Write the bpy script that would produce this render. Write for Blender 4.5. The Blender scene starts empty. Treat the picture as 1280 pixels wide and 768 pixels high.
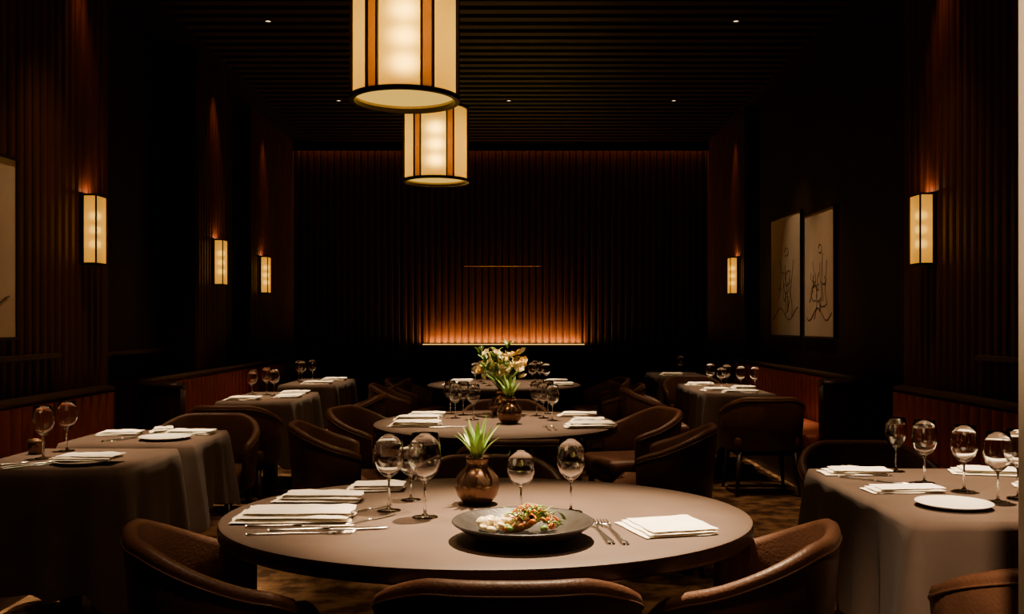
import bpy, math, random
from mathutils import Matrix, Vector, noise
random.seed(7)
scene = bpy.context.scene
col = scene.collection
pi = math.pi

# ------------------------------------------------------------------ materials
def new_mat(name):
    m = bpy.data.materials.new(name); m.use_nodes = True
    nt = m.node_tree; nt.nodes.clear()
    out = nt.nodes.new('ShaderNodeOutputMaterial')
    return m, nt, out

def mat(name, c1, c2=None, rough=0.5, metal=0.0, scale=8.0, bump=0.0, bscale=None,
        stretch=(1, 1, 1), spec=0.5, trans=0.0, ior=1.45, detail=3.0, sheen=0.0, ramp=(0.35, 0.65)):
    m, nt, out = new_mat(name)
    b = nt.nodes.new('ShaderNodeBsdfPrincipled')
    nt.links.new(b.outputs[0], out.inputs[0])
    if c2 is None: c2 = tuple(x * 0.85 for x in c1)
    tc = nt.nodes.new('ShaderNodeTexCoord')
    mp = nt.nodes.new('ShaderNodeMapping'); mp.inputs['Scale'].default_value = stretch
    nt.links.new(tc.outputs['Object'], mp.inputs[0])
    n = nt.nodes.new('ShaderNodeTexNoise'); n.inputs['Scale'].default_value = scale
    n.inputs['Detail'].default_value = detail
    nt.links.new(mp.outputs[0], n.inputs['Vector'])
    r = nt.nodes.new('ShaderNodeValToRGB')
    r.color_ramp.elements[0].position = ramp[0]; r.color_ramp.elements[1].position = ramp[1]
    r.color_ramp.elements[0].color = (*c1, 1); r.color_ramp.elements[1].color = (*c2, 1)
    nt.links.new(n.outputs[0], r.inputs[0]); nt.links.new(r.outputs[0], b.inputs['Base Color'])
    b.inputs['Roughness'].default_value = rough
    b.inputs['Metallic'].default_value = metal
    b.inputs['Specular IOR Level'].default_value = spec
    b.inputs['Transmission Weight'].default_value = trans
    b.inputs['IOR'].default_value = ior
    b.inputs['Sheen Weight'].default_value = sheen
    if bump > 0:
        n2 = nt.nodes.new('ShaderNodeTexNoise'); n2.inputs['Scale'].default_value = bscale or scale * 4
        nt.links.new(mp.outputs[0], n2.inputs['Vector'])
        bp = nt.nodes.new('ShaderNodeBump'); bp.inputs['Strength'].default_value = bump
        bp.inputs['Distance'].default_value = 0.01
        nt.links.new(n2.outputs[0], bp.inputs['Height']); nt.links.new(bp.outputs[0], b.inputs['Normal'])
    return m

def emis(name, color, strength):
    m, nt, out = new_mat(name)
    e = nt.nodes.new('ShaderNodeEmission')
    e.inputs[0].default_value = (*color, 1); e.inputs[1].default_value = strength
    nt.links.new(e.outputs[0], out.inputs[0])
    return m

def shade_mat(name, color, strength, paper=(0.92, 0.56, 0.08), frost=0.45):
    # parchment lamp shade: frosted translucent sheet, lit by the bulb inside it, with a soft glow of its own
    m, nt, out = new_mat(name)
    t = nt.nodes.new('ShaderNodeBsdfTranslucent'); t.inputs[0].default_value = (*paper, 1)
    g = nt.nodes.new('ShaderNodeBsdfRefraction'); g.inputs['Color'].default_value = (*paper, 1)
    g.inputs['Roughness'].default_value = 0.68; g.inputs['IOR'].default_value = 1.45
    mx = nt.nodes.new('ShaderNodeMixShader'); mx.inputs[0].default_value = frost
    nt.links.new(t.outputs[0], mx.inputs[1]); nt.links.new(g.outputs[0], mx.inputs[2])
    e = nt.nodes.new('ShaderNodeEmission'); e.inputs[0].default_value = (*color, 1)
    tc = nt.nodes.new('ShaderNodeTexCoord')
    n = nt.nodes.new('ShaderNodeTexNoise'); n.inputs['Scale'].default_value = 25
    nt.links.new(tc.outputs['Object'], n.inputs['Vector'])
    mr = nt.nodes.new('ShaderNodeMapRange'); mr.inputs['To Min'].default_value = strength * 0.85
    mr.inputs['To Max'].default_value = strength * 1.15
    nt.links.new(n.outputs[0], mr.inputs[0]); nt.links.new(mr.outputs[0], e.inputs[1])
    a = nt.nodes.new('ShaderNodeAddShader')
    nt.links.new(mx.outputs[0], a.inputs[0]); nt.links.new(e.outputs[0], a.inputs[1])
    nt.links.new(a.outputs[0], out.inputs[0])
    return m

M = {}
M['wood'] = mat('dark_walnut', (0.044, 0.011, 0.005), (0.072, 0.020, 0.009), rough=0.5, scale=3, stretch=(8, 8, 0.6), bump=0.1, spec=0.25)
M['woodflat'] = mat('dark_wood_panel', (0.012, 0.004, 0.0025), (0.020, 0.007, 0.004), rough=0.6, scale=2, stretch=(6, 6, 0.6), spec=0.25)
M['furn'] = mat('espresso_wood', (0.018, 0.008, 0.0055), (0.030, 0.013, 0.009), rough=0.4, scale=6, stretch=(4, 4, 0.8))
M['ceil'] = mat('ceiling_black', (0.008, 0.003, 0.002), (0.011, 0.005, 0.003), rough=0.8, scale=3, spec=0.2)
M['slat'] = mat('ceiling_slat_wood', (0.018, 0.0062, 0.0036), (0.027, 0.0092, 0.0052), rough=0.6, scale=3, stretch=(0.5, 8, 8), spec=0.2)
M['carpet'] = mat('patterned_carpet', (0.040, 0.021, 0.011), (0.21, 0.118, 0.055), rough=0.95, scale=6.5, detail=8, bump=0.5, bscale=160, spec=0.1, ramp=(0.40, 0.66))
M['leather'] = mat('brown_leather', (0.085, 0.036, 0.019), (0.115, 0.049, 0.026), rough=0.44, scale=10, bump=0.15, bscale=120, spec=0.45)
M['redleather'] = mat('russet_leather', (0.23, 0.053, 0.020), (0.28, 0.068, 0.027), rough=0.42, scale=9, bump=0.12, bscale=100)
M['cloth'] = mat('taupe_tablecloth', (0.076, 0.050, 0.038), (0.091, 0.061, 0.047), rough=0.9, scale=5, bump=0.12, bscale=300, spec=0.12, sheen=0.05)
M['top'] = mat('taupe_table_top', (0.078, 0.051, 0.038), (0.097, 0.064, 0.049), rough=0.6, scale=4, bump=0.06, bscale=300, spec=0.35)
M['napkin'] = mat('white_linen', (0.87, 0.81, 0.69), (0.91, 0.86, 0.75), rough=0.9, scale=12, bump=0.2, bscale=60, spec=0.1)
M['china'] = mat('white_china', (0.80, 0.76, 0.68), (0.83, 0.79, 0.71), rough=0.2, scale=4)
M['black'] = mat('black_stoneware', (0.016, 0.014, 0.014), (0.028, 0.025, 0.024), rough=0.38, scale=30, bump=0.1, bscale=120)
M['steel'] = mat('polished_steel', (0.75, 0.70, 0.64), (0.70, 0.65, 0.60), rough=0.22, metal=1.0, scale=10)
M['bronze'] = mat('bronze_glaze', (0.22, 0.125, 0.07), (0.14, 0.08, 0.05), rough=0.25, metal=0.85, scale=6)
M['brass'] = mat('aged_brass', (0.16, 0.08, 0.04), (0.12, 0.06, 0.03), rough=0.45, metal=0.6, scale=8)
M['metal'] = mat('blackened_metal', (0.018, 0.010, 0.007), (0.026, 0.014, 0.010), rough=0.4, metal=0.4, scale=8)
M['glass'] = mat('clear_glass', (1, 1, 1), (0.98, 0.98, 0.98), rough=0.0, trans=1.0, ior=1.5)
M['leaf'] = mat('green_leaf', (0.16, 0.30, 0.05), (0.32, 0.48, 0.10), rough=0.4, scale=12)
M['leafd'] = mat('dark_green_leaf', (0.07, 0.15, 0.03), (0.14, 0.24, 0.05), rough=0.5, scale=12)
M['petal'] = mat('cream_petal', (0.82, 0.76, 0.50), (0.86, 0.70, 0.36), rough=0.6, scale=14)
M['petaly'] = mat('yellow_petal', (0.82, 0.56, 0.10), (0.86, 0.64, 0.20), rough=0.6, scale=14)
M['soil'] = mat('soil', (0.03, 0.02, 0.012), (0.05, 0.03, 0.02), rough=0.95, scale=60, bump=0.4)
M['paper'] = mat('art_paper', (0.54, 0.42, 0.30), (0.60, 0.47, 0.34), rough=0.85, scale=3, spec=0.1)
M['ink'] = mat('art_ink', (0.07, 0.043, 0.028), (0.10, 0.06, 0.04), rough=0.9, scale=6)
M['cream'] = mat('cream_trim_paint', (0.80, 0.68, 0.52), (0.84, 0.72, 0.57), rough=0.5, scale=2)
M['f_cream'] = mat('food_cream', (0.85, 0.74, 0.48), (0.75, 0.60, 0.32), rough=0.35, scale=40)
M['f_orange'] = mat('food_carrot', (0.78, 0.27, 0.03), (0.60, 0.14, 0.02), rough=0.3, scale=40)
M['f_green'] = mat('food_herb', (0.10, 0.24, 0.03), (0.20, 0.34, 0.05), rough=0.45, scale=40)
M['f_brown'] = mat('food_meat', (0.24, 0.10, 0.03), (0.36, 0.17, 0.05), rough=0.35, scale=40)
M['shade'] = shade_mat('lamp_shade_parchment', (1.0, 0.44, 0.035), 0.34)
M['shade_d'] = shade_mat('lamp_shade_amber_slat', (1.0, 0.42, 0.04), 0.05, (0.24, 0.115, 0.018), 0.3)
M['shade_w'] = shade_mat('sconce_shade_parchment', (1.0, 0.43, 0.03), 0.62)
M['diff'] = emis('lamp_diffuser', (1.0, 0.56, 0.07), 1.1)
M['led'] = emis('led_strip', (1.0, 0.55, 0.12), 3.0)
M['ledtop'] = emis('cove_led_strip', (1.0, 0.42, 0.14), 0.5)
M['spotface'] = emis('downlight_lens', (1.0, 0.68, 0.38), 3.0)
M['wax'] = emis('candle_glow', (1.0, 0.5, 0.15), 0.6)

# ------------------------------------------------------------------ mesh builder
class B:
    def __init__(s):
        s.v = []; s.f = []; s.mi = []; s.sm = []; s.mats = []
    def midx(s, k):
        if k not in s.mats: s.mats.append(k)
        return s.mats.index(k)
    def add(s, vs, fs, k, smooth=True, X=None):
        o = len(s.v); mi = s.midx(k)
        for p in vs:
            p = Vector(p)
            s.v.append(X @ p if X is not None else p)
        for f in fs:
            s.f.append([i + o for i in f]); s.mi.append(mi); s.sm.append(smooth)
    def box(s, x0, x1, y0, y1, z0, z1, k, X=None, bev=0.0):
        if bev <= 0:
            vs = [(x, y, z) for z in (z0, z1) for (x, y) in ((x0, y0), (x1, y0), (x1, y1), (x0, y1))]
            fs = [(3, 2, 1, 0), (4, 5, 6, 7), (0, 1, 5, 4), (1, 2, 6, 5), (2, 3, 7, 6), (3, 0, 4, 7)]
            s.add(vs, fs, k, False, X)
        else:
            n = 4
            prof = [(z0 + bev * (1 - math.cos(pi / 2 * i / n)), bev * (1 - math.sin(pi / 2 * i / n))) for i in range(n + 1)]
            prof += [(z1 - (p[0] - z0), p[1]) for p in prof[::-1]]
            vs = []; m = 0
            for (z, ins) in prof:
                ring = rrect(x0 + ins, x1 - ins, y0 + ins, y1 - ins, max(bev - ins, 0.0005), 4)
                m = len(ring); vs += [(p[0], p[1], z) for p in ring]
            fs = []
            for j in range(len(prof) - 1):
                for i in range(m):
                    fs.append((j * m + i, j * m + (i + 1) % m, (j + 1) * m + (i + 1) % m, (j + 1) * m + i))
            fs.append(tuple(range(m))[::-1]); fs.append(tuple((len(prof) - 1) * m + i for i in range(m)))
            s.add(vs, fs, k, True, X)
    def lathe(s, prof, k, seg=32, X=None, sx=1.0, sy=1.0, smooth=True, closed=False):
        vs = []
        for (r, z) in prof:
            r = max(r, 0.00005)
            for i in range(seg):
                a = 2 * pi * i / seg
                vs.append((r * sx * math.cos(a), r * sy * math.sin(a), z))
        fs = []; n = len(prof)
        for j in range(n - 1):
            for i in range(seg):
                fs.append((j * seg + i, j * seg + (i + 1) % seg, (j + 1) * seg + (i + 1) % seg, (j + 1) * seg + i))
        if closed:
            j = n - 1
            for i in range(seg):
                fs.append((j * seg + i, j * seg + (i + 1) % seg, (i + 1) % seg, i))
        s.add(vs, fs, k, smooth, X)
    def tube(s, pts, r, k, seg=8, X=None, flat=1.0):
        pts = [Vector(p) for p in pts]; vs = []; n = len(pts)
        for i, p in enumerate(pts):
            d = (pts[min(i + 1, n - 1)] - pts[max(i - 1, 0)]).normalized()
            up = Vector((0, 0, 1)) if abs(d.z) < 0.95 else Vector((1, 0, 0))
            a = d.cross(up).normalized(); b = a.cross(d).normalized()
            rr = r[i] if isinstance(r, (list, tuple)) else r
            for j in range(seg):
                t = 2 * pi * j / seg
                vs.append(p + a * (rr * math.cos(t)) + b * (rr * flat * math.sin(t)))
        fs = []
        for i in range(n - 1):
            for j in range(seg):
                fs.append((i * seg + j, i * seg + (j + 1) % seg, (i + 1) * seg + (j + 1) % seg, (i + 1) * seg + j))
        fs.append(tuple(range(seg))[::-1]); fs.append(tuple((n - 1) * seg + j for j in range(seg)))
        s.add(vs, fs, k, True, X)
    def grid(s, fn, nu, nv, k, X=None, smooth=True):
        vs = [fn(i / nu, j / nv) for j in range(nv + 1) for i in range(nu + 1)]
        fs = [(j * (nu + 1) + i, j * (nu + 1) + i + 1, (j + 1) * (nu + 1) + i + 1, (j + 1) * (nu + 1) + i)
              for j in range(nv) for i in range(nu)]
        s.add(vs, fs, k, smooth, X)
    def prism(s, outline, z0, z1, k, X=None):
        n = len(outline)
        vs = [(p[0], p[1], z0) for p in outline] + [(p[0], p[1], z1) for p in outline]
        fs = [tuple(range(n))[::-1], tuple(range(n, 2 * n))] + [(i, (i + 1) % n, n + (i + 1) % n, n + i) for i in range(n)]
        s.add(vs, fs, k, False, X)
    def flutes(s, path, z0, z1, k, period=0.1, depth=0.03, side=1, soft=False):
        # ribbed surface following a plan polyline; side=+1: ribs bulge to left of travel
        pts = [Vector((p[0], p[1])) for p in path]
        cum = [0]
        for i in range(1, len(pts)): cum.append(cum[-1] + (pts[i] - pts[i - 1]).length)
        L = cum[-1]; n = max(1, round(L / period)); per = L / n
        if soft: pr = [(0, -1), (0.08, -.55), (0.22, -.15), (0.5, 0), (0.78, -.15), (0.92, -.55)]
        else: pr = [(0, -1), (0.16, -1), (0.22, -.35), (0.36, 0), (0.80, 0), (0.94, -.35)]
        samp = [((i + u) * per, d) for i in range(n) for (u, d) in pr] + [(L, -1)]
        vs = []
        for (t, d) in samp:
            j = 0
            while j < len(cum) - 2 and cum[j + 1] < t: j += 1
            seg = pts[j + 1] - pts[j]; u = (t - cum[j]) / max(seg.length, 1e-6)
            p = pts[j] + seg * u; dr = seg.normalized(); nn = Vector((-dr.y, dr.x)) * side
            q = p + nn * (d * depth)
            vs.append((q.x, q.y, z0)); vs.append((q.x, q.y, z1))
        m = len(samp)
        fs = [(2 * i, 2 * i + 2, 2 * i + 3, 2 * i + 1) for i in range(m - 1)]
        s.add(vs, fs, k, soft)
    def mesh(s, name):
        me = bpy.data.meshes.new(name)
        me.from_pydata([tuple(v) for v in s.v], [], s.f)
        for k in s.mats: me.materials.append(M[k])
        me.polygons.foreach_set('material_index', s.mi)
        me.polygons.foreach_set('use_smooth', s.sm)
        me.update()
        return me
    def obj(s, name, loc=(0, 0, 0), rz=0.0, sc=(1, 1, 1)):
        return place(s.mesh(name), name, loc, rz, sc)

def place(me, name, loc=(0, 0, 0), rz=0.0, sc=(1, 1, 1)):
    o = bpy.data.objects.new(name, me); col.objects.link(o)
    o.location = loc; o.rotation_euler = (0, 0, rz)
    o.scale = sc if not isinstance(sc, (int, float)) else (sc, sc, sc)
    return o

def rrect(x0, x1, y0, y1, r, n=4):
    out = []
    for (cx, cy, a0) in ((x1 - r, y1 - r, 0), (x0 + r, y1 - r, 90), (x0 + r, y0 + r, 180), (x1 - r, y0 + r, 270)):
        for i in range(n + 1):
            a = math.radians(a0 + 90 * i / n)
            out.append((cx + r * math.cos(a), cy + r * math.sin(a)))
    return out

def T(x, y, z, rx=0, ry=0, rz=0, s=1.0):
    return (Matrix.Translation((x, y, z)) @ Matrix.Rotation(rz, 4, 'Z') @ Matrix.Rotation(ry, 4, 'Y')
            @ Matrix.Rotation(rx, 4, 'X') @ Matrix.Scale(s, 4))

# ------------------------------------------------------------------ room shell
CZ = 4.2
b = B(); b.box(-4.2, 4.2, -2, 15.4, -0.1, 0, 'carpet'); b.obj('floor')
b = B(); b.box(-4.2, 4.2, -2, 15.4, CZ, CZ + 0.1, 'ceil')
y = 4.0
while y < 14.55:
    b.box(-3.02, 2.9, y, y + 0.11, CZ - 0.10, CZ, 'slat'); y += 0.22
b.obj('ceiling')

b = B()
b.box(-4.2, 4.2, 15.05, 15.4, 0, CZ, 'woodflat')
b.flutes([(-3.42, 15.0), (3.1, 15.0)], 0.0, CZ, 'wood', 0.105, 0.035, side=-1)
b.obj('wall_back')

b = B()
b.box(-4.2, -3.09, -2, 7.2, 0, CZ, 'woodflat')
b.flutes([(-3.05, 2.0), (-3.05, 7.22)], 0, CZ, 'wood', 0.10, 0.035, side=-1)
b.box(-3.09, -3.05, -2, 2.0, 0, CZ, 'woodflat')
b.box(-4.2, -3.05, 7.2, 7.25, 0, CZ, 'wood')
b.box(-4.2, -3.6, 7.25, 15.05, 0, CZ, 'woodflat')
b.box(-4.2, -3.29, 9.95, 10.9, 0, CZ, 'woodflat')
b.flutes([(-3.25, 9.95), (-3.25, 10.9)], 0, CZ, 'wood', 0.09, 0.035, side=-1)
b.box(-4.2, -3.44, 12.5, 15.05, 0, CZ, 'woodflat')
b.flutes([(-3.40, 12.5), (-3.40, 15.0)], 0, CZ, 'wood', 0.10, 0.035, side=-1)
b.obj('wall_left')
b = B()
b.box(3.0, 4.2, -2, 7.15, 0, CZ, 'woodflat')
b.flutes([(2.94, 2.0), (2.94, 7.17)], 0, CZ, 'wood', 0.10, 0.035, side=1)
b.box(2.94, 3.0, -2, 2.0, 0, CZ, 'woodflat')
b.box(2.94, 4.2, 7.15, 7.2, 0, CZ, 'wood')
b.box(3.22, 4.2, 7.2, 15.05, 0, CZ, 'woodflat')
b.box(3.09, 4.2, 12.6, 15.05, 0, CZ, 'woodflat')
b.flutes([(3.05, 12.6), (3.05, 15.0)], 0, CZ, 'wood', 0.10, 0.035, side=1)
b.obj('wall_right')
b = B(); b.box(-4.2, 4.2, -2.1, -2, 0, CZ, 'woodflat'); b.obj('wall_front')
# entrance partition with cream jamb
b = B(); b.box(0.97, 2.94, 1.55, 1.70, 0, CZ, 'woodflat'); b.obj('wall_partition')
b = B(); b.box(0.911, 0.97, 1.52, 1.73, 0, CZ - 0.001, 'cream', bev=0.004); b.obj('trim_1')

# dado rails / ledges
b = B(); b.box(-3.05, -3.0, 2.0, 6.4, 1.12, 1.155, 'furn', bev=0.008); b.obj('trim_2')
b = B(); b.box(-3.6, -3.52, 7.25, 9.95, 1.06, 1.10, 'furn', bev=0.008); b.obj('trim_3')
b = B(); b.box(2.89, 2.94, 2.0, 6.0, 1.12, 1.155, 'furn', bev=0.008); b.obj('trim_4')
b = B(); b.box(-3.42, 3.1, 14.90, 14.93, CZ - 0.16, CZ, 'furn')
b.box(-3.42, 3.1, 14.95, 14.98, CZ - 0.03, CZ - 0.005, 'ledtop'); b.obj('cove_light')
# small linear shelf high on back wall
b = B(); b.box(-0.75, 0.45, 14.86, 14.97, 2.240, 2.255, 'brass', bev=0.005); b.obj('wall_shelf')

# back console with hidden LED up-light
b = B()
b.box(-1.55, 1.35, 14.35, 14.78, 0, 1.03, 'woodflat', bev=0.01)
b.box(-1.55, 1.35, 14.78, 14.96, 0, 0.93, 'woodflat')
b.box(-1.38, 1.12, 14.84, 14.90, 0.985, 1.035, 'led')
b.box(-1.38, 1.12, 14.85, 14.89, 0.93, 0.985, 'metal')
b.obj('back_console')

# ------------------------------------------------------------------ banquettes
def banquette(name, side, wallx, y0, y1, curved):
    # side=-1 left wall, +1 right wall. wallx: back face x of the upholstery
    b = B(); s = -side
    xb = wallx
    path = [(xb + s * 0.16, y1)]
    if curved:
        path.append((xb + s * 0.16, y0 + 0.45))
        for i in range(1, 9):
            a = pi / 2 * i / 8
            path.append((xb + s * (0.16 + 0.36 * (1 - math.cos(a))), y0 + 0.45 - 0.36 * math.sin(a)))
    else:
        path.append((xb + s * 0.16, y0 + 0.05))
    b.flutes(path, 0.44, 0.86, 'redleather', 0.13, 0.03, side=(1 if s > 0 else -1), soft=True)
    out = []
    for i, p in enumerate(path):
        q0 = Vector(path[max(i - 1, 0)]); q1 = Vector(path[min(i + 1, len(path) - 1)])
        d = (q1 - q0).normalized(); nn = Vector((-d.y, d.x)) * (1 if s > 0 else -1)
        a = Vector(p) - nn * 0.03; c = Vector(p) - nn * 0.12
        out.append((a, c))
    vs = []
    for a, c in out:
        vs += [(a.x, a.y, 0.02), (a.x, a.y, 0.86), (c.x, c.y, 0.86), (c.x, c.y, 0.02)]
    fs = []
    for i in range(len(out) - 1):
        for j in range(4):
            fs.append((i * 4 + j, (i + 1) * 4 + j, (i + 1) * 4 + (j + 1) % 4, i * 4 + (j + 1) % 4))
    n = len(out) - 1
    fs += [(0, 1, 2, 3), (n * 4 + 3, n * 4 + 2, n * 4 + 1, n * 4)]
    b.add(vs, fs, 'furn', False)
    b.tube([((a.x + c.x) / 2 + 0, (a.y + c.y) / 2, 0.875) for a, c in out], 0.068, 'furn', 10, flat=0.5)
    xs = sorted((xb + s * 0.17, xb + s * 0.62))
    b.box(xs[0], xs[1], y0 + 0.12, y1, 0.0, 0.30, 'furn')
    yy = y0 + 0.12; nseg = max(1, round((y1 - yy) / 0.9)); st = (y1 - yy) / nseg
    for i in range(nseg):
        b.box(xs[0], xs[1] + 0.0, yy + i * st + 0.004, yy + (i + 1) * st - 0.004, 0.30, 0.45, 'redleather', bev=0.035)
    return b.obj(name)
banquette('banquette_bench', -1, -3.02, 2.3, 6.95, False)
banquette('banquette_bench', -1, -3.02, 7.3, 12.2, True)
banquette('banquette_bench', 1, 2.90, 3.0, 6.95, False)
banquette('banquette_bench', 1, 2.98, 7.65, 12.3, True)

# ------------------------------------------------------------------ chairs
def chair_mesh():
    b = B()
    N = 36; th = 0.042; rows = []
    def base(t):
        c, s_ = math.cos(t), math.sin(t)
        x = 0.285 * math.copysign(abs(s_) ** 0.78, s_); yy = -0.255 * math.copysign(abs(c) ** 0.78, c)
        return x, yy
    tm = math.radians(106)
    for i in range(N + 1):
        t = -tm + 2 * tm * i / N; x, yy = base(t)
        x2, y2 = base(t + 0.01); x1, y1 = base(t - 0.01)
        d = Vector((x2 - x1, y2 - y1)).normalized(); nn = Vector((d.y, -d.x))  # outward
        f = abs(t) / tm
        zt = 0.785 - 0.155 * max(0, (f - 0.25) / 0.75) ** 1.3
        z0 = 0.36
        ring = []
        def P(off, z):
            fl = 0.035 * (z - z0) / 0.43
            ring.append((x + nn.x * (off + fl), yy + nn.y * (off + fl), z))
        P(th / 2, z0); P(th / 2, z0 + 0.2); P(th / 2, zt - 0.02); P(th * 0.36, zt - 0.006); P(0, zt)
        P(-th * 0.36, zt - 0.006); P(-th / 2, zt - 0.02); P(-th / 2, z0 + 0.2); P(-th / 2, z0)
        rows.append(ring)
    m = len(rows[0]); vs = [p for r in rows for p in r]; fs = []
    for i in range(N):
        for j in range(m):
            fs.append((i * m + j, (i + 1) * m + j, (i + 1) * m + (j + 1) % m, i * m + (j + 1) % m))
    fs.append(tuple(range(m))); fs.append(tuple(N * m + j for j in range(m))[::-1])
    b.add(vs, fs, 'leather')
    b.tube([(r[2][0], r[2][1], r[2][2] - 0.012) for r in rows], 0.0035, 'leather', 6)
    b.box(-0.255, 0.255, -0.235, 0.27, 0.36, 0.475, 'leather', bev=0.04)
    b.box(-0.24, 0.24, -0.22, 0.24, 0.32, 0.37, 'furn')
    for (sx, sy) in ((-1, -1), (1, -1), (-1, 1), (1, 1)):
        x0, y0 = sx * 0.215, sy * 0.20
        b.tube([(x0, y0, 0.34), (x0 * 1.08, y0 * 1.1, 0.17), (x0 * 1.16, y0 * 1.22, 0.0)], [0.024, 0.019, 0.013], 'furn', 8)
    return b.mesh('dining_chair')
CH = chair_mesh()
def chair(x, y, deg): place(CH, 'dining_chair', (x, y, 0), math.radians(deg))
# table 1 (front)
chair(-0.01, 2.40, 0)
chair(-0.78, 2.74, -66)
chair(0.61, 2.74, 66)
chair(-0.10, 3.88, 180)
chair(1.42, 2.44, -14)
chair(1.66, 4.38, 180)
# table 2
chair(0.04, 4.98, 0)
chair(-0.98, 5.55, -80)
chair(-0.92, 6.50, -105)
chair(0.84, 5.40, 75)
chair(0.80, 6.40, 105)
chair(-0.05, 6.95, 180)
# table 3
chair(-1.05, 9.1, -85); chair(-1.0, 10.0, -100)
chair(0.95, 9.1, 85); chair(0.92, 10.1, 100)
# left side
chair(-1.88, 5.82, 180)
chair(-2.00, 6.95, 0)
chair(-1.33, 7.75, 92)
chair(-1.36, 10.0, 92)
# right side
chair(2.00, 7.72, 0)
chair(1.27, 8.55, -90)
chair(1.27, 9.45, -88)
chair(1.95, 10.30, 180)

# ------------------------------------------------------------------ tables
def oval_table(x, y, a, bb, name='round_dining_table'):
    b = B(); z = 0.75; t = 0.048
    b.lathe([(0.0, z), (0.90, z), (0.985, z), (0.996, z - 0.004)], 'top', 96, sx=a, sy=bb)
    b.lathe([(0.996, z - 0.004), (1.0, z - 0.012), (1.0, z - t + 0.006), (0.992, z - t), (0.0, z - t)], 'furn', 96, sx=a, sy=bb)
    b.lathe([(0.0, z - t), (0.55, z - t), (0.55, z - t - 0.05), (0.16, z - t - 0.09), (0.13, 0.3), (0.16, 0.08), (0.5, 0.04), (0.52, 0.0), (0, 0.0)],
            'furn', 48, sx=0.6, sy=0.6 * bb / a)
    b.obj(name, (x, y, 0))
oval_table(-0.08, 3.05, 0.83, 0.70)
oval_table(-0.10, 5.86, 0.74, 0.82)
oval_table(-0.08, 9.55, 0.76, 0.95)

def cloth_table(x0, x1, y0, y1, hem, seed=0):
    b = B(); cx, cy = (x0 + x1) / 2, (y0 + y1) / 2
    hx, hy = (x1 - x0) / 2, (y1 - y0) / 2; z = 0.75
    rnd = random.Random(seed); ph = [rnd.uniform(0, 6.28) for _ in range(4)]
    r = 0.02; ring = []
    segs = [((hx, -hy + r), (hx, hy - r), (1, 0)), ((hx - r, hy), (-hx + r, hy), (0, 1)),
            ((-hx, hy - r), (-hx, -hy + r), (-1, 0)), ((-hx + r, -hy), (hx - r, -hy), (0, -1))]
    s = 0
    for k, (p, q, n) in enumerate(segs):
        L = math.dist(p, q); m = max(10, int(L / 0.02))
        for i in range(m):
            u = i / m; d = min(u, 1 - u) * L
            ring.append((p[0] + (q[0] - p[0]) * u, p[1] + (q[1] - p[1]) * u, n[0], n[1], math.exp(-(d / 0.09) ** 2), s + u * L))
        s += L
        a0 = math.atan2(n[1], n[0])
        if n[0] != 0: ccx, ccy = q[0] - n[0] * r, q[1]
        else: ccx, ccy = q[0], q[1] - n[1] * r
        for i in range(7):
            a = a0 + pi / 2 * (i + 0.5) / 7
            ring.append((ccx + r * math.cos(a), ccy + r * math.sin(a), math.cos(a), math.sin(a), 1.0, s))
    m = len(ring); NV = 16; vs = []
    for j in range(NV + 1):
        v = j / NV
        for (px, py, nx, ny, c, ss) in ring:
            w = 0.5 * math.sin(ss * 19 + ph[0]) + 0.4 * math.sin(ss * 33 + ph[1]) + 0.25 * math.sin(ss * 7 + ph[2])
            off = 0.006 * min(1, v * 8) + 0.012 * v + 0.040 * w * (1 - c) * v ** 1.2 * (1 if w < 0 else .8) + 0.055 * c * v
            off = max(off, -0.014)
            drop = (z - hem) * v + 0.06 * c * v * v + 0.012 * w * v
            zz = z - drop
            if j == 0: off = -0.004
            vs.append((px + nx * off, py + ny * off, zz))
    fs = []
    for j in range(NV):
        for i in range(m):
            fs.append((j * m + i, (j + 1) * m + i, (j + 1) * m + (i + 1) % m, j * m + (i + 1) % m))
    fs.append(tuple(range(m)))
    b.add(vs, fs, 'cloth')
    b.box(-hx + 0.02, hx - 0.02, -hy + 0.02, hy - 0.02, z - 0.04, z - 0.006, 'furn')
    b.box(-0.05, 0.05, -0.05, 0.05, 0.04, z - 0.04, 'furn')
    b.box(-0.28, 0.28, -0.05, 0.05, 0.0, 0.04, 'furn'); b.box(-0.05, 0.05, -0.26, 0.26, 0.0, 0.04, 'furn')
    b.obj('clothed_dining_table', (cx, cy, 0))
cloth_table(-2.28, -1.60, 3.92, 4.62, 0.24, 1)
cloth_table(-2.28, -1.60, 4.80, 5.42, 0.38, 2)
cloth_table(-2.28, -1.70, 7.36, 8.45, 0.30, 3)
cloth_table(-2.28, -1.72, 9.35, 10.5, 0.30, 4)
cloth_table(1.22, 2.16, 2.90, 3.98, 0.30, 5)
cloth_table(1.66, 2.25, 8.15, 9.65, 0.33, 6)
cloth_table(1.66, 2.25, 10.9, 11.9, 0.33, 7)

# ------------------------------------------------------------------ tableware
TZ = 0.7505
def glass_mesh():
    b = B()
    pr = [(0, 0), (.036, 0), (.0365, .0015), (.030, .0035), (.010, .006), (.0045, .011), (.0036, .03), (.0034, .085), (.006, .098),
          (.020, .108), (.036, .126), (.0445, .150), (.0455, .168), (.042, .200), (.0365, .230),
          (.0357, .2305), (.035, .230), (.0405, .200), (.044, .168), (.043, .151), (.0345, .1285), (.018, .1115), (0, .106)]
    b.lathe(pr, 'glass', 40)
    return b.mesh('wine_glass')
GL = glass_mesh()
def glass(x, y, h=0.23): place(GL, 'wine_glass', (x, y, TZ), random.uniform(0, 3), (h / 0.23, h / 0.23, h / 0.23) if h > 0.22 else (0.96, 0.96, h / 0.23))

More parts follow.
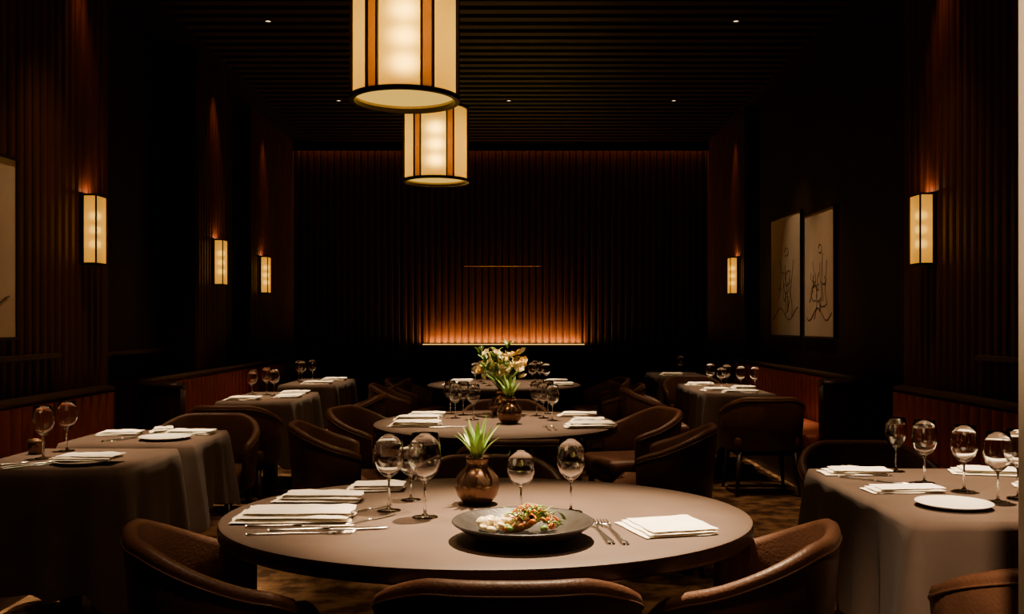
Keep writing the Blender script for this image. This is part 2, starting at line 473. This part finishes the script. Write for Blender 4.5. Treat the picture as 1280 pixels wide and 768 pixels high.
def napkin(x, y, w, d, deg, h=0.026, seed=0, z=None, layers=3):
    b = B(); rnd = random.Random(seed + int(x * 1000) + int(y * 77))
    for L in range(layers):
        hw = w / 2 * (1 - 0.045 * L); hd = d / 2 * (1 - 0.06 * L); z0 = h / layers * L; t = h / layers * 1.02
        ox = rnd.uniform(-.004, .004) + (0.01 * L if L else 0); oy = rnd.uniform(-.005, .005); rot = rnd.uniform(-.035, .035)
        nx, ny = 16, 10; sd = rnd.uniform(0, 50)
        X = Matrix.Translation((ox, oy, z0)) @ Matrix.Rotation(rot, 4, 'Z')
        def top(u, v, sgn=1):
            a = 2 * u - 1; c = 2 * v - 1
            e = (1 - abs(a) ** 10) * (1 - abs(c) ** 8); e = max(e, 0) ** 0.5
            nz = noise.noise(Vector((a * 2.2 + sd, c * 1.7, 0.3)))
            z = t / 2 + sgn * t / 2 * e + (0.0055 * nz if L else 0.0025 * nz * (sgn > 0)) * e * (1 if sgn > 0 else 0)
            wob = 0.008 * noise.noise(Vector((a * 1.5, c * 1.5, sd)))
            return (a * hw + wob, c * hd + wob, max(z, 0))
        b.grid(lambda u, v: top(u, v, 1), nx, ny, 'napkin', X)
        b.grid(lambda u, v: top(1 - u, v, -1), nx, ny, 'napkin', X)
    b.obj('folded_napkin', (x, y, z or TZ), math.radians(deg))

def plate(x, y, r, k='china'):
    b = B()
    b.lathe([(0, 0), (r * .6, 0), (r * .62, .003), (r * .95, .013), (r, .016), (r * .99, .018), (r * .93, .016), (r * .66, .008), (0, .006)], k, 48)
    b.obj('dinner_plate', (x, y, TZ))

def strip(b, prof, k, z0=0.002, t=0.0028, bow=0.0):
    n = len(prof); vs = []
    for (x, w) in prof:
        zz = z0
        vs += [(x, -w, zz), (x, w, zz), (x, w * .8, zz + t), (x, -w * .8, zz + t)]
    fs = [(0, 1, 2, 3), tuple(4 * (n - 1) + j for j in (3, 2, 1, 0))]
    for i in range(n - 1):
        for j in range(4):
            fs.append((4 * i + j, 4 * i + (j + 1) % 4, 4 * i + 4 + (j + 1) % 4, 4 * i + 4 + j))
    b.add(vs, fs, k, True)
def fork_mesh():
    b = B()
    strip(b, [(-.115, .006), (-.11, .0095), (-.09, .0095), (-.03, .0055), (.02, .0035), (.045, .004), (.055, .010), (.062, .0125), (.075, .0125)], 'steel', 0.0, 0.0035)
    for i in range(4):
        yy = -0.0105 + i * 0.007
        b.tube([(.073, yy, .002), (.09, yy, .001 + .0012), (.105, yy, .003), (.115, yy * .95, .005)], [.0021, .0019, .0016, .0009], 'steel', 6)
    return b.mesh('dinner_fork')
def knife_mesh():
    b = B()
    strip(b, [(-.12, .006), (-.115, .0095), (-.08, .0095), (-.02, .007), (.0, .006)], 'steel', 0.0, 0.006)
    strip(b, [(.0, .005), (.01, .009), (.06, .0105), (.095, .009), (.112, .005), (.118, .001)], 'steel', 0.002, 0.0018)
    return b.mesh('table_knife')
FK, KN = fork_mesh(), knife_mesh()
def fork(x, y, deg, s=1.0, z=None): place(FK, 'dinner_fork', (x, y, z or TZ + .0005), math.radians(deg), s)
def knife(x, y, deg, s=1.0, z=None): place(KN, 'table_knife', (x, y, z or TZ + .0005), math.radians(deg), s)

def leaf(b, base, az, length, lean, width, k='leaf', X=None):
    d = Vector((math.cos(az), math.sin(az), 0)); sd = Vector((-math.sin(az), math.cos(az), 0)); base = Vector(base)
    n = 8; vs = []
    for i in range(n + 1):
        u = i / n
        p = base + d * (length * lean * (u ** 1.5)) + Vector((0, 0, length * u * (1 - 0.25 * lean * u)))
        w = width * (0.65 + 0.9 * u) * (1 - u) ** 0.7 + 0.0006 if u < 1 else 0.0005
        vs += [p - sd * w, p - d * (w * 0.45), p + sd * w]
    fs = []
    for i in range(n):
        fs += [(3 * i, 3 * i + 1, 3 * i + 4, 3 * i + 3), (3 * i + 1, 3 * i + 2, 3 * i + 5, 3 * i + 4)]
    b.add(vs, fs, k, True, X)

def pot(b, s=1.0):
    pr = [(0, 0), (.040, 0), (.046, .004), (.066, .028), (.0755, .058), (.070, .088), (.052, .110), (.040, .120), (.036, .128),
          (.0365, .146), (.041, .156), (.0385, .157), (.034, .146), (.033, .125)]
    b.lathe([(r * s, z * s) for r, z in pr], 'bronze', 48)
    b.lathe([(.0335 * s, .142 * s), (0, .146 * s)], 'soil', 24)

def succulent(x, y, s=1.0, seed=1):
    b = B(); pot(b, s); rnd = random.Random(seed)
    for i in range(16):
        az = i * 2.4 + rnd.uniform(-.2, .2); q = i / 16
        leaf(b, (.010 * math.cos(az) * s, .010 * math.sin(az) * s, .140 * s), az, (0.085 + 0.055 * (1 - q) + rnd.uniform(-.01, .015)) * s * 1.12, 0.14 + 0.68 * q, 0.0135 * s)
    b.obj('potted_succulent', (x, y, TZ))

def flowers(x, y, s=1.0, seed=3, dens=56):
    b = B(); pot(b, s * .85); rnd = random.Random(seed)
    for i in range(dens):
        az = rnd.uniform(0, 2 * pi); rr = (0.02 + 0.105 * math.sqrt(rnd.random())) * s; zz = rnd.uniform(.21, .37) * s - rr * .35
        c = Vector((rr * math.cos(az), rr * math.sin(az), zz))
        b.tube([(0, 0, .12 * s), tuple(c * 0.5 + Vector((0, 0, .08 * s))), tuple(c)], .0018, 'leafd', 5)
        if i % 4 == 2:
            for j in range(5):
                leaf(b, c, rnd.uniform(0, 6.28), .055 * s, .8, .013 * s, 'leaf' if j % 2 else 'leafd')
            continue
        tilt = T(c.x, c.y, c.z, rnd.uniform(-.9, .9), rnd.uniform(-.9, .9), rnd.uniform(0, 6))
        R = rnd.uniform(.020, .032) * s; pk = 'petaly' if i % 4 == 0 else 'petal'
        for layer, (np_, rad, up) in enumerate(((6, R, .35), (5, R * .65, .8))):
            for j in range(np_):
                a = 2 * pi * j / np_ + layer * .4
                def pf(u, v, a=a, rad=rad, up=up):
                    l = rad * v; w = rad * .6 * math.sin(pi * min(v * .85 + .1, 1)) * (2 * u - 1)
                    return (l * math.cos(a) - w * math.sin(a), l * math.sin(a) + w * math.cos(a), rad * up * v * v + abs(2 * u - 1) * rad * .12)
                b.grid(pf, 4, 4, pk, tilt)
        b.lathe([(0, .008 * s), (.004 * s, .006 * s), (.005 * s, 0)], 'petaly', 8, tilt)
    for i in range(11):
        leaf(b, (0, 0, .12 * s), i * .57, .15 * s, .85, .013 * s, 'leafd' if i % 2 else 'leaf')
    b.obj('flower_vase', (x, y, TZ))

# table 1 -----------------------------------------------------------
succulent(-0.116, 3.20, 1.0, 1)
def bowl():
    b = B(); R = 0.198
    pr = [(0, 0), (.085, 0), (.09, .003), (.130, .012), (.165, .028), (.192, .046), (R, .052), (.1965, .0545), (.188, .052),
          (.158, .036), (.128, .022), (.10, .014), (0, .011)]
    b.lathe(pr, 'black', 72); b.obj('serving_bowl', (0.03, 2.67, TZ))
bowl()
def food():
    b = B(); rnd = random.Random(11)
    def blob(x, y, z, r, k, sq=.7):
        seg, rg = 12, 8; vs = []; sd = rnd.uniform(0, 99)
        X = T(x, y, z, rnd.uniform(-.4, .4), rnd.uniform(-.4, .4), rnd.uniform(0, 6))
        for j in range(rg + 1):
            for i in range(seg):
                a = 2 * pi * i / seg; p = pi * j / rg
                v = Vector((math.cos(a) * math.sin(p), math.sin(a) * math.sin(p), math.cos(p)))
                v = v * r * (1 + .35 * noise.noise(v * 1.8 + Vector((sd, 0, 0))))
                v.z *= sq; vs.append(v)
        fs = [(j * seg + i, j * seg + (i + 1) % seg, (j + 1) * seg + (i + 1) % seg, (j + 1) * seg + i) for j in range(rg) for i in range(seg)]
        b.add(vs, fs, k, True, X)
    blob(0.01, 0, .022, .042, 'f_brown', .35)
    for i in range(22): blob(-.060 + rnd.uniform(-.030, .032), rnd.uniform(-.048, .04), .016 + rnd.uniform(0, .018), rnd.uniform(.009, .016), 'f_cream')
    for i in range(34):
        x = rnd.uniform(-.035, .095); yy = rnd.uniform(-.055, .05)
        hh = .018 + .036 * max(0, 1 - math.hypot(x - .03, yy) / .075)
        blob(x, yy, hh, rnd.uniform(.006, .012), rnd.choice(['f_orange', 'f_brown', 'f_green', 'f_green', 'f_orange', 'f_cream']))
    for i in range(110):
        x = rnd.gauss(.03, .034); yy = rnd.gauss(0, .028); h = .052 * math.exp(-((x - .03) / .06) ** 2 - (yy / .06) ** 2) + .015
        a = rnd.uniform(0, 6.28); l = rnd.uniform(.008, .018)
        p = Vector((x, yy, h)); d = Vector((math.cos(a), math.sin(a), rnd.uniform(-.1, .6))) * l
        b.tube([p - d * .8, p + Vector((0, 0, .006)), p + d], [.001, .0024, .001], rnd.choice(['f_orange', 'f_orange', 'f_green', 'f_green', 'f_brown', 'f_brown']), 6)
    for i in range(30):
        leaf(b, (rnd.gauss(.04, .028), rnd.gauss(0, .022), .038), rnd.uniform(0, 6.28), .030, .95, .0065, rnd.choice(['leaf', 'f_green', 'f_green']))
    b.obj('plated_food', (0.015, 2.67, TZ + .015), 0, 1.15)
food()
glass(-0.27, 2.975, 0.26)
glass(-0.395, 3.08, 0.245)
glass(-0.345, 3.27, 0.19)
glass(0.028, 3.0, 0.205)
glass(0.188, 3.06, 0.232)
napkin(-0.67, 2.94, 0.36, 0.15, 2, .036, 1)
napkin(-0.655, 3.25, 0.29, 0.10, -2, .032, 2)
napkin(-0.50, 3.46, 0.20, 0.11, 3, .028, 3)
napkin(0.445, 2.80, 0.22, 0.23, 16, .020, 4)
fork(-0.60, 2.735, 4, 1.35); knife(-0.53, 2.785, 8, 1.45)
knife(-0.62, 2.83, 3, 1.35)
knife(-0.43, 2.93, 52, 0.9); knife(-0.455, 3.10, 52, 0.8)
fork(0.252, 2.76, 97, 1.35); fork(0.290, 2.755, 97, 1.35)
# table 2 ------------------------------------------------------------
succulent(-0.015, 5.76, 1.02, 5)
flowers(-0.07, 6.28, 1.26)
for (x, y) in ((-.36, 6.1), (-.32, 6.3), (-.24, 6.0), (-.41, 6.38), (.20, 6.1), (.24, 6.4), (.16, 6.25), (.25, 5.95)): glass(x, y, .22)
napkin(-0.56, 6.22, .24, .12, 4, .03, 5); napkin(-0.60, 5.98, .28, .12, 0, .03, 6); napkin(-0.57, 5.62, .30, .15, -3, .035, 7)
napkin(0.42, 6.22, .24, .12, -5, .03, 8); napkin(0.44, 5.55, .28, .15, 3, .035, 9); napkin(0.46, 5.93, .20, .11, -4, .02, 19)
fork(.24, 5.5, 95, 1.1); fork(.20, 5.5, 95, 1.1); knife(-.35, 5.55, 20, 1.1)
# table 3 ------------------------------------------------------------
for (x, y) in ((-.36, 9.4), (-.28, 9.6), (-.32, 9.9), (.20, 9.4), (.28, 9.6), (.24, 9.9), (.33, 9.3), (-.22, 9.3)): glass(x, y, .22)
napkin(-.56, 9.4, .24, .15, 3, .03, 10); napkin(-.53, 9.9, .24, .15, 0, .03, 11); napkin(.48, 9.35, .22, .15, -3, .03, 12); napkin(.44, 9.9, .24, .15, 2, .03, 13)
flowers(-.05, 9.7, .8, 9, 30)
# left tables -----------------------------------------------------------
glass(-2.09, 4.28, .232); glass(-2.10, 4.53, .232)
def candle(x, y):
    b = B()
    b.lathe([(0, 0), (.030, 0), (.034, .004), (.036, .05), (.034, .068), (.031, .068), (.033, .05), (.030, .02), (0, .02)], 'bronze', 32)
    b.lathe([(.0315, .03), (0, .03)], 'wax', 24)
    b.obj('votive_candle_holder', (x, y, TZ))
candle(-2.19, 4.42)
plate(-1.84, 4.12, .12); napkin(-1.83, 4.13, .27, .15, -4, .022, 20, TZ + .018)
fork(-2.06, 4.08, 50, 1.1); knife(-2.01, 4.04, 52, 1.1); fork(-2.17, 4.08, 35, .9)
napkin(-2.13, 5.20, .22, .13, 4, .022, 21); napkin(-1.76, 5.22, .26, .13, -3, .026, 22)
plate(-1.80, 4.98, .13); knife(-2.02, 4.98, 65, 1.1); fork(-1.98, 5.0, 65, 1.1)
napkin(-1.94, 5.30, .11, .10, 25, .03, 24)
glass(-2.14, 7.9, .21); glass(-2.07, 8.1, .23); glass(-2.20, 8.15, .21); glass(-1.98, 8.0, .22)
napkin(-2.12, 7.55, .26, .16, 3, .03, 25); napkin(-1.83, 7.82, .20, .2, 0, .025, 26); napkin(-1.88, 8.28, .24, .16, 0, .025, 27)
glass(-2.22, 10.0, .22); glass(-2.15, 9.82, .22); glass(-2.10, 10.1, .22); napkin(-1.95, 9.58, .3, .18, 0, .03, 28); napkin(-1.90, 10.2, .26, .18, 0, .03, 29)
# right front table ---------------------------------------------------------
glass(1.56, 3.90, .218); glass(1.555, 3.62, .235); glass(1.62, 3.44, .235); glass(1.635, 3.23, .235); glass(1.74, 3.30, .235)
plate(1.445, 3.14, .12)
napkin(1.365, 3.84, .25, .13, -2, .024, 30); napkin(1.40, 3.44, .26, .12, 4, .020, 31); napkin(1.90, 3.84, .28, .13, -14, .024, 32); napkin(1.96, 3.5, .24, .13, -14, .024, 33)
knife(1.38, 3.66, -38, 1.1); fork(1.67, 3.05, 70, 1.1); knife(1.72, 3.06, 70, 1.1)
# right back tables -----------------------------------------------------------
glass(1.85, 8.95, .23); glass(1.92, 8.8, .2); glass(2.0, 8.95, .22); glass(2.05, 8.6, .22); glass(2.15, 8.5, .22)
napkin(1.82, 9.35, .26, .16, 0, .03, 40); napkin(1.82, 8.6, .24, .16, 3, .028, 41); napkin(1.96, 8.30, .30, .12, -3, .03, 42); napkin(2.12, 8.85, .2, .16, 0, .03, 43)
napkin(1.85, 11.2, .26, .16, 0, .03, 44); glass(2.0, 11.4, .22)

# ------------------------------------------------------------------ lamps
def light(name, typ, loc, energy, color, **kw):
    l = bpy.data.lights.new(name, typ); l.energy = energy; l.color = color
    for k, v in kw.items():
        if k not in ('target', 'rot'): setattr(l, k, v)
    o = bpy.data.objects.new(name, l); col.objects.link(o); o.location = loc
    if 'target' in kw:
        d = Vector(kw['target']) - Vector(loc); o.rotation_euler = d.to_track_quat('-Z', 'Y').to_euler()
    if 'rot' in kw: o.rotation_euler = kw['rot']
    return o

def pendant(x, y, zb, h=0.62, R=0.275):
    b = B()
    b.lathe([(R * .93, .02), (R * .93, h - .02)], 'shade', 64)
    b.lathe([(R * .92, .035), (0, .035)], 'diff', 64)
    for z0 in (0, h - .022):
        b.lathe([(R * .915, z0), (R, z0), (R, z0 + .022), (R * .915, z0 + .022)], 'metal', 64, closed=True, smooth=False)
    for i in range(6):
        a = 2 * pi * i / 6
        # amber translucent slat overlays the parchment between two thin metal ribs
        vs = []; m = 8
        for j in range(m + 1):
            t = a - .10 + .20 * j / m
            vs += [(R * .945 * math.cos(t), R * .945 * math.sin(t), .02), (R * .945 * math.cos(t), R * .945 * math.sin(t), h - .02)]
        b.add(vs, [(2 * j, 2 * j + 2, 2 * j + 3, 2 * j + 1) for j in range(m)], 'shade_d', True)
        for (da, hw, k, r1) in ((-.115, .0045, 'metal', .995), (.115, .0045, 'metal', .995)):
            X = Matrix.Rotation(a + da, 4, 'Z')
            b.box(R * .94, R * r1, -hw, hw, .02, h - .02, k, X)
    for i in range(3):
        X = Matrix.Rotation(i * pi / 3, 4, 'Z')
        b.box(-R * .95, R * .95, -.005, .005, h - .018, h - .006, 'metal', X)
    b.tube([(0, 0, h - .01), (0, 0, CZ - .1 - zb)], .008, 'metal', 8)
    b.lathe([(0, CZ - .13 - zb), (.06, CZ - .13 - zb), (.065, CZ - .1 - zb), (0, CZ - .1 - zb)], 'metal', 24)
    o = b.obj('drum_pendant_lamp', (x, y, zb))
    for zz in (.18, .31, .44):
        l = light('bulb', 'POINT', (0, 0, zz), 2.0, (1, .84, .32), shadow_soft_size=.04); l.parent = o
    l = light('downlight', 'SPOT', (0, 0, -.01), 34, (1, .62, .28), shadow_soft_size=.12, spot_size=2.3, spot_blend=1.0); l.parent = o
pendant(-0.536, 4.8, 2.46)
pendant(-0.63, 7.95, 2.52)

def sconce(x, y, z, side, h=0.50, e=0.11):
    # box shade with softened corners on a dark back plate; side=-1 on left wall
    b = B(); s = -side
    w = 0.095; dep = 0.115
    b.box(min(0, s * .025), max(0, s * .025), -w - .008, w + .008, -h / 2 - .005, h / 2 + .005, 'metal')
    pts = []
    for i in range(17):
        a = -pi / 2 + pi * i / 16
        pts.append((s * (.025 + (dep - .03) * max(0, math.cos(a)) ** .3), w * math.copysign(abs(math.sin(a)) ** .3, math.sin(a))))
    n = len(pts)
    vs = [(p[0], p[1], -h / 2 + .01) for p in pts] + [(p[0], p[1], h / 2 - .01) for p in pts]
    fo = [(i, i + 1, n + i + 1, n + i) for i in range(n - 1)]
    if s < 0: fo = [f[::-1] for f in fo]
    b.add(vs, fo, 'shade_w', True)
    cap = [(p[0] * 1.03, p[1] * 1.05) for p in pts]
    for z0 in (-h / 2, h / 2 - .014): b.prism(cap if s > 0 else cap[::-1], z0, z0 + .014, 'metal')
    for yy in (-w * .97, w * .97):
        b.box(min(s * (dep - .012), s * (dep - .002)), max(s * (dep - .012), s * (dep - .002)), yy - .005, yy + .005, -h / 2, h / 2, 'metal')
    o = b.obj('wall_sconce', (x, y, z))
    for zz in (-.10, 0, .10):
        l = light('bulb', 'POINT', (s * .060, 0, zz), e, (1, .84, .32), shadow_soft_size=.03); l.parent = o
    l = light('glow', 'AREA', (s * .03, 0, h / 2 + .012), 1.0, (1, .5, .18), shape='RECTANGLE', size=.05, size_y=.15, rot=(pi, 0, 0)); l.parent = o
sconce(-3.045, 6.87, 2.02, -1)
sconce(-3.245, 10.5, 2.02, -1)
sconce(-3.395, 13.0, 2.01, -1)
sconce(2.935, 6.74, 2.01, 1)
sconce(3.045, 13.0, 2.00, 1)

def downlight(x, y, z=CZ - .1):
    b = B()
    b.lathe([(.040, 0), (.040, -.008), (.026, -.010), (.024, 0)], 'metal', 24)
    b.lathe([(.025, -.004), (0, -.004)], 'spotface', 24)
    b.obj('recessed_downlight', (x, y, z))
W = (1.0, .70, .41)
def spot(x, y, tx, ty, e, size, name='ceiling_spot', color=W, blend=.8, rad=.03, tz=.75):
    light(name, 'SPOT', (x, y, CZ - .13), e, color, target=(tx, ty, tz), spot_size=math.radians(size), spot_blend=blend, shadow_soft_size=rad)
for (x, y) in ((-2.13, 11.8), (-.04, 11.8), (1.99, 11.8), (2.03, 8.7), (-2.21, 8.7)): downlight(x, y)
spot(0.30, 3.75, 0.16, 2.86, 4300, 28, blend=.95)
spot(-0.75, 3.6, -0.58, 3.1, 800, 23, blend=.95)
spot(0.1, 6.2, -.1, 5.86, 1900, 30, blend=.9)
spot(-.1, 9.9, -.08, 9.55, 1200, 30)
spot(-1.9, 4.9, -1.95, 4.75, 1500, 29)
spot(-2.0, 8.2, -2.05, 7.95, 1200, 27)
spot(-2.0, 10.2, -2.05, 9.9, 900, 27)
spot(1.75, 3.8, 1.62, 3.45, 2200, 29)
spot(2.0, 9.2, 2.0, 8.9, 1200, 29)
spot(1.95, 11.5, 2.0, 11.4, 250, 26)
# added soft fill spots without fixtures, to brighten chairs, banquettes and carpet
for (x, y, e) in ((1.0, 5.6, 140), (1.2, 7.2, 240), (-1.2, 6.6, 100), (-.05, 1.7, 110), (-1.1, 3.0, 80), (.9, 2.5, 80), (-2.5, 6.2, 150), (2.4, 6.4, 110), (-2.5, 9.0, 200), (2.5, 9.8, 200), (-2.55, 3.4, 60)):
    spot(x, y, x, y + .01, e, 60, 'fill_spot', (1, .62, .34), 1.0, .05, 0)
# grazing wall washers
R_ = (1.0, .42, .18)
for (x, y, sx) in ((-2.92, 6.75, -1), (-3.12, 10.45, -1), (-3.28, 13.1, -1), (2.80, 6.5, 1), (2.92, 13.1, 1)):
    spot(x, y, x + sx * .12, y, 42, 50, 'wall_washer', R_, 1.0, .03, 1.2)
spot(2.35, 10.6, 3.2, 10.7, 80, 40, 'picture_light', W, 1.0, .03, 1.8)
spot(-2.55, 5.3, -3.05, 5.3, 25, 40, 'picture_light', W, .8, .03, 1.9)
light('cove_wash', 'AREA', (-.16, 14.955, CZ - .04), 9, (1, .42, .14), shape='RECTANGLE', size=6.4, size_y=.02, rot=(0, 0, 0))
light('console_uplight', 'AREA', (-.13, 14.94, 1.045), 55, (1, .54, .12), shape='RECTANGLE', size=2.4, size_y=.02, rot=(pi, 0, 0))
light('jamb_fill_spot', 'SPOT', (0.2, 0.2, 3.6), 1100, (1, .72, .45), target=(0.9, 1.6, 1.9), spot_size=math.radians(18), spot_blend=.8, shadow_soft_size=.05)  # added unseen spot, brightens the cream jamb

# ------------------------------------------------------------------ artwork
def art(name, x, y0, y1, z0, z1, side, seed):
    b = B(); s = -side; rnd = random.Random(seed)
    def bx(a, c, ya, yb, za, zb, k):
        b.box(min(x + s * a, x + s * c), max(x + s * a, x + s * c), ya, yb, za, zb, k)
    bx(0, .02, y0, y1, z0, z1, 'paper')
    f = .018
    bx(0, .032, y0 - f, y0, z0 - f, z1 + f, 'metal'); bx(0, .032, y1, y1 + f, z0 - f, z1 + f, 'metal')
    bx(0, .032, y0, y1, z0 - f, z0, 'metal'); bx(0, .032, y0, y1, z1, z1 + f, 'metal')
    W_, H = y1 - y0, z1 - z0
    def stroke(pts, r=.0045):
        b.tube([(x + s * .0205, min(max(y0 + W_ * p, y0 + .03), y1 - .03), min(max(z0 + H * q, z0 + .04), z1 - .04)) for p, q in pts], r, 'ink', 5)
    # long drooping contour lines and small looping details, like a loose pen sketch
    for k in range(5):
        u0 = .25 + .11 * k + rnd.uniform(-.04, .04); amp = rnd.uniform(.05, .14); f1 = rnd.uniform(2.5, 4.5); q0 = rnd.uniform(.48, .68)
        stroke([(u0 + amp * math.sin(f1 * t + k) * t, q0 - .36 * t + .02 * math.sin(9 * t + k)) for t in [i / 24 for i in range(25)]])
    for k in range(9):
        cy = rnd.uniform(.3, .7); cz = rnd.uniform(.22, .5); ry = rnd.uniform(.04, .14); rz_ = rnd.uniform(.02, .07); a0 = rnd.uniform(0, 6); ext = rnd.uniform(2, 5)
        stroke([(cy + ry * math.cos(a0 + ext * i / 20), cz + rz_ * math.sin(a0 + ext * i / 20)) for i in range(21)], .004)
    stroke([(.08 + .84 * i / 20, .18 + .05 * math.sin(i * .45 + seed)) for i in range(21)])
    stroke([(.45 + .06 * math.cos(i * .33), .70 + .035 * math.sin(i * .33)) for i in range(18)])
    b.obj(name)
art('framed_line_drawing', 3.215, 9.52, 10.48, 1.22, 2.52, 1, 3)
art('framed_line_drawing', 3.215, 10.62, 11.85, 1.22, 2.60, 1, 8)
art('framed_line_drawing', -3.04, 4.9, 5.84, 1.27, 2.34, -1, 5)

# ------------------------------------------------------------------ world + camera
w = bpy.data.worlds.new('night'); scene.world = w; w.use_nodes = True
bg = w.node_tree.nodes['Background']; bg.inputs[0].default_value = (1, .55, .35, 1); bg.inputs[1].default_value = .008
cam = bpy.data.cameras.new('camera'); co = bpy.data.objects.new('camera', cam); col.objects.link(co)
co.location = (0, 0, 1.35); co.rotation_euler = (pi / 2, 0, 0)
cam.sensor_width = 36; cam.lens = 33.75; cam.shift_y = 21 / 1280
cam.clip_start = .05
scene.camera = co
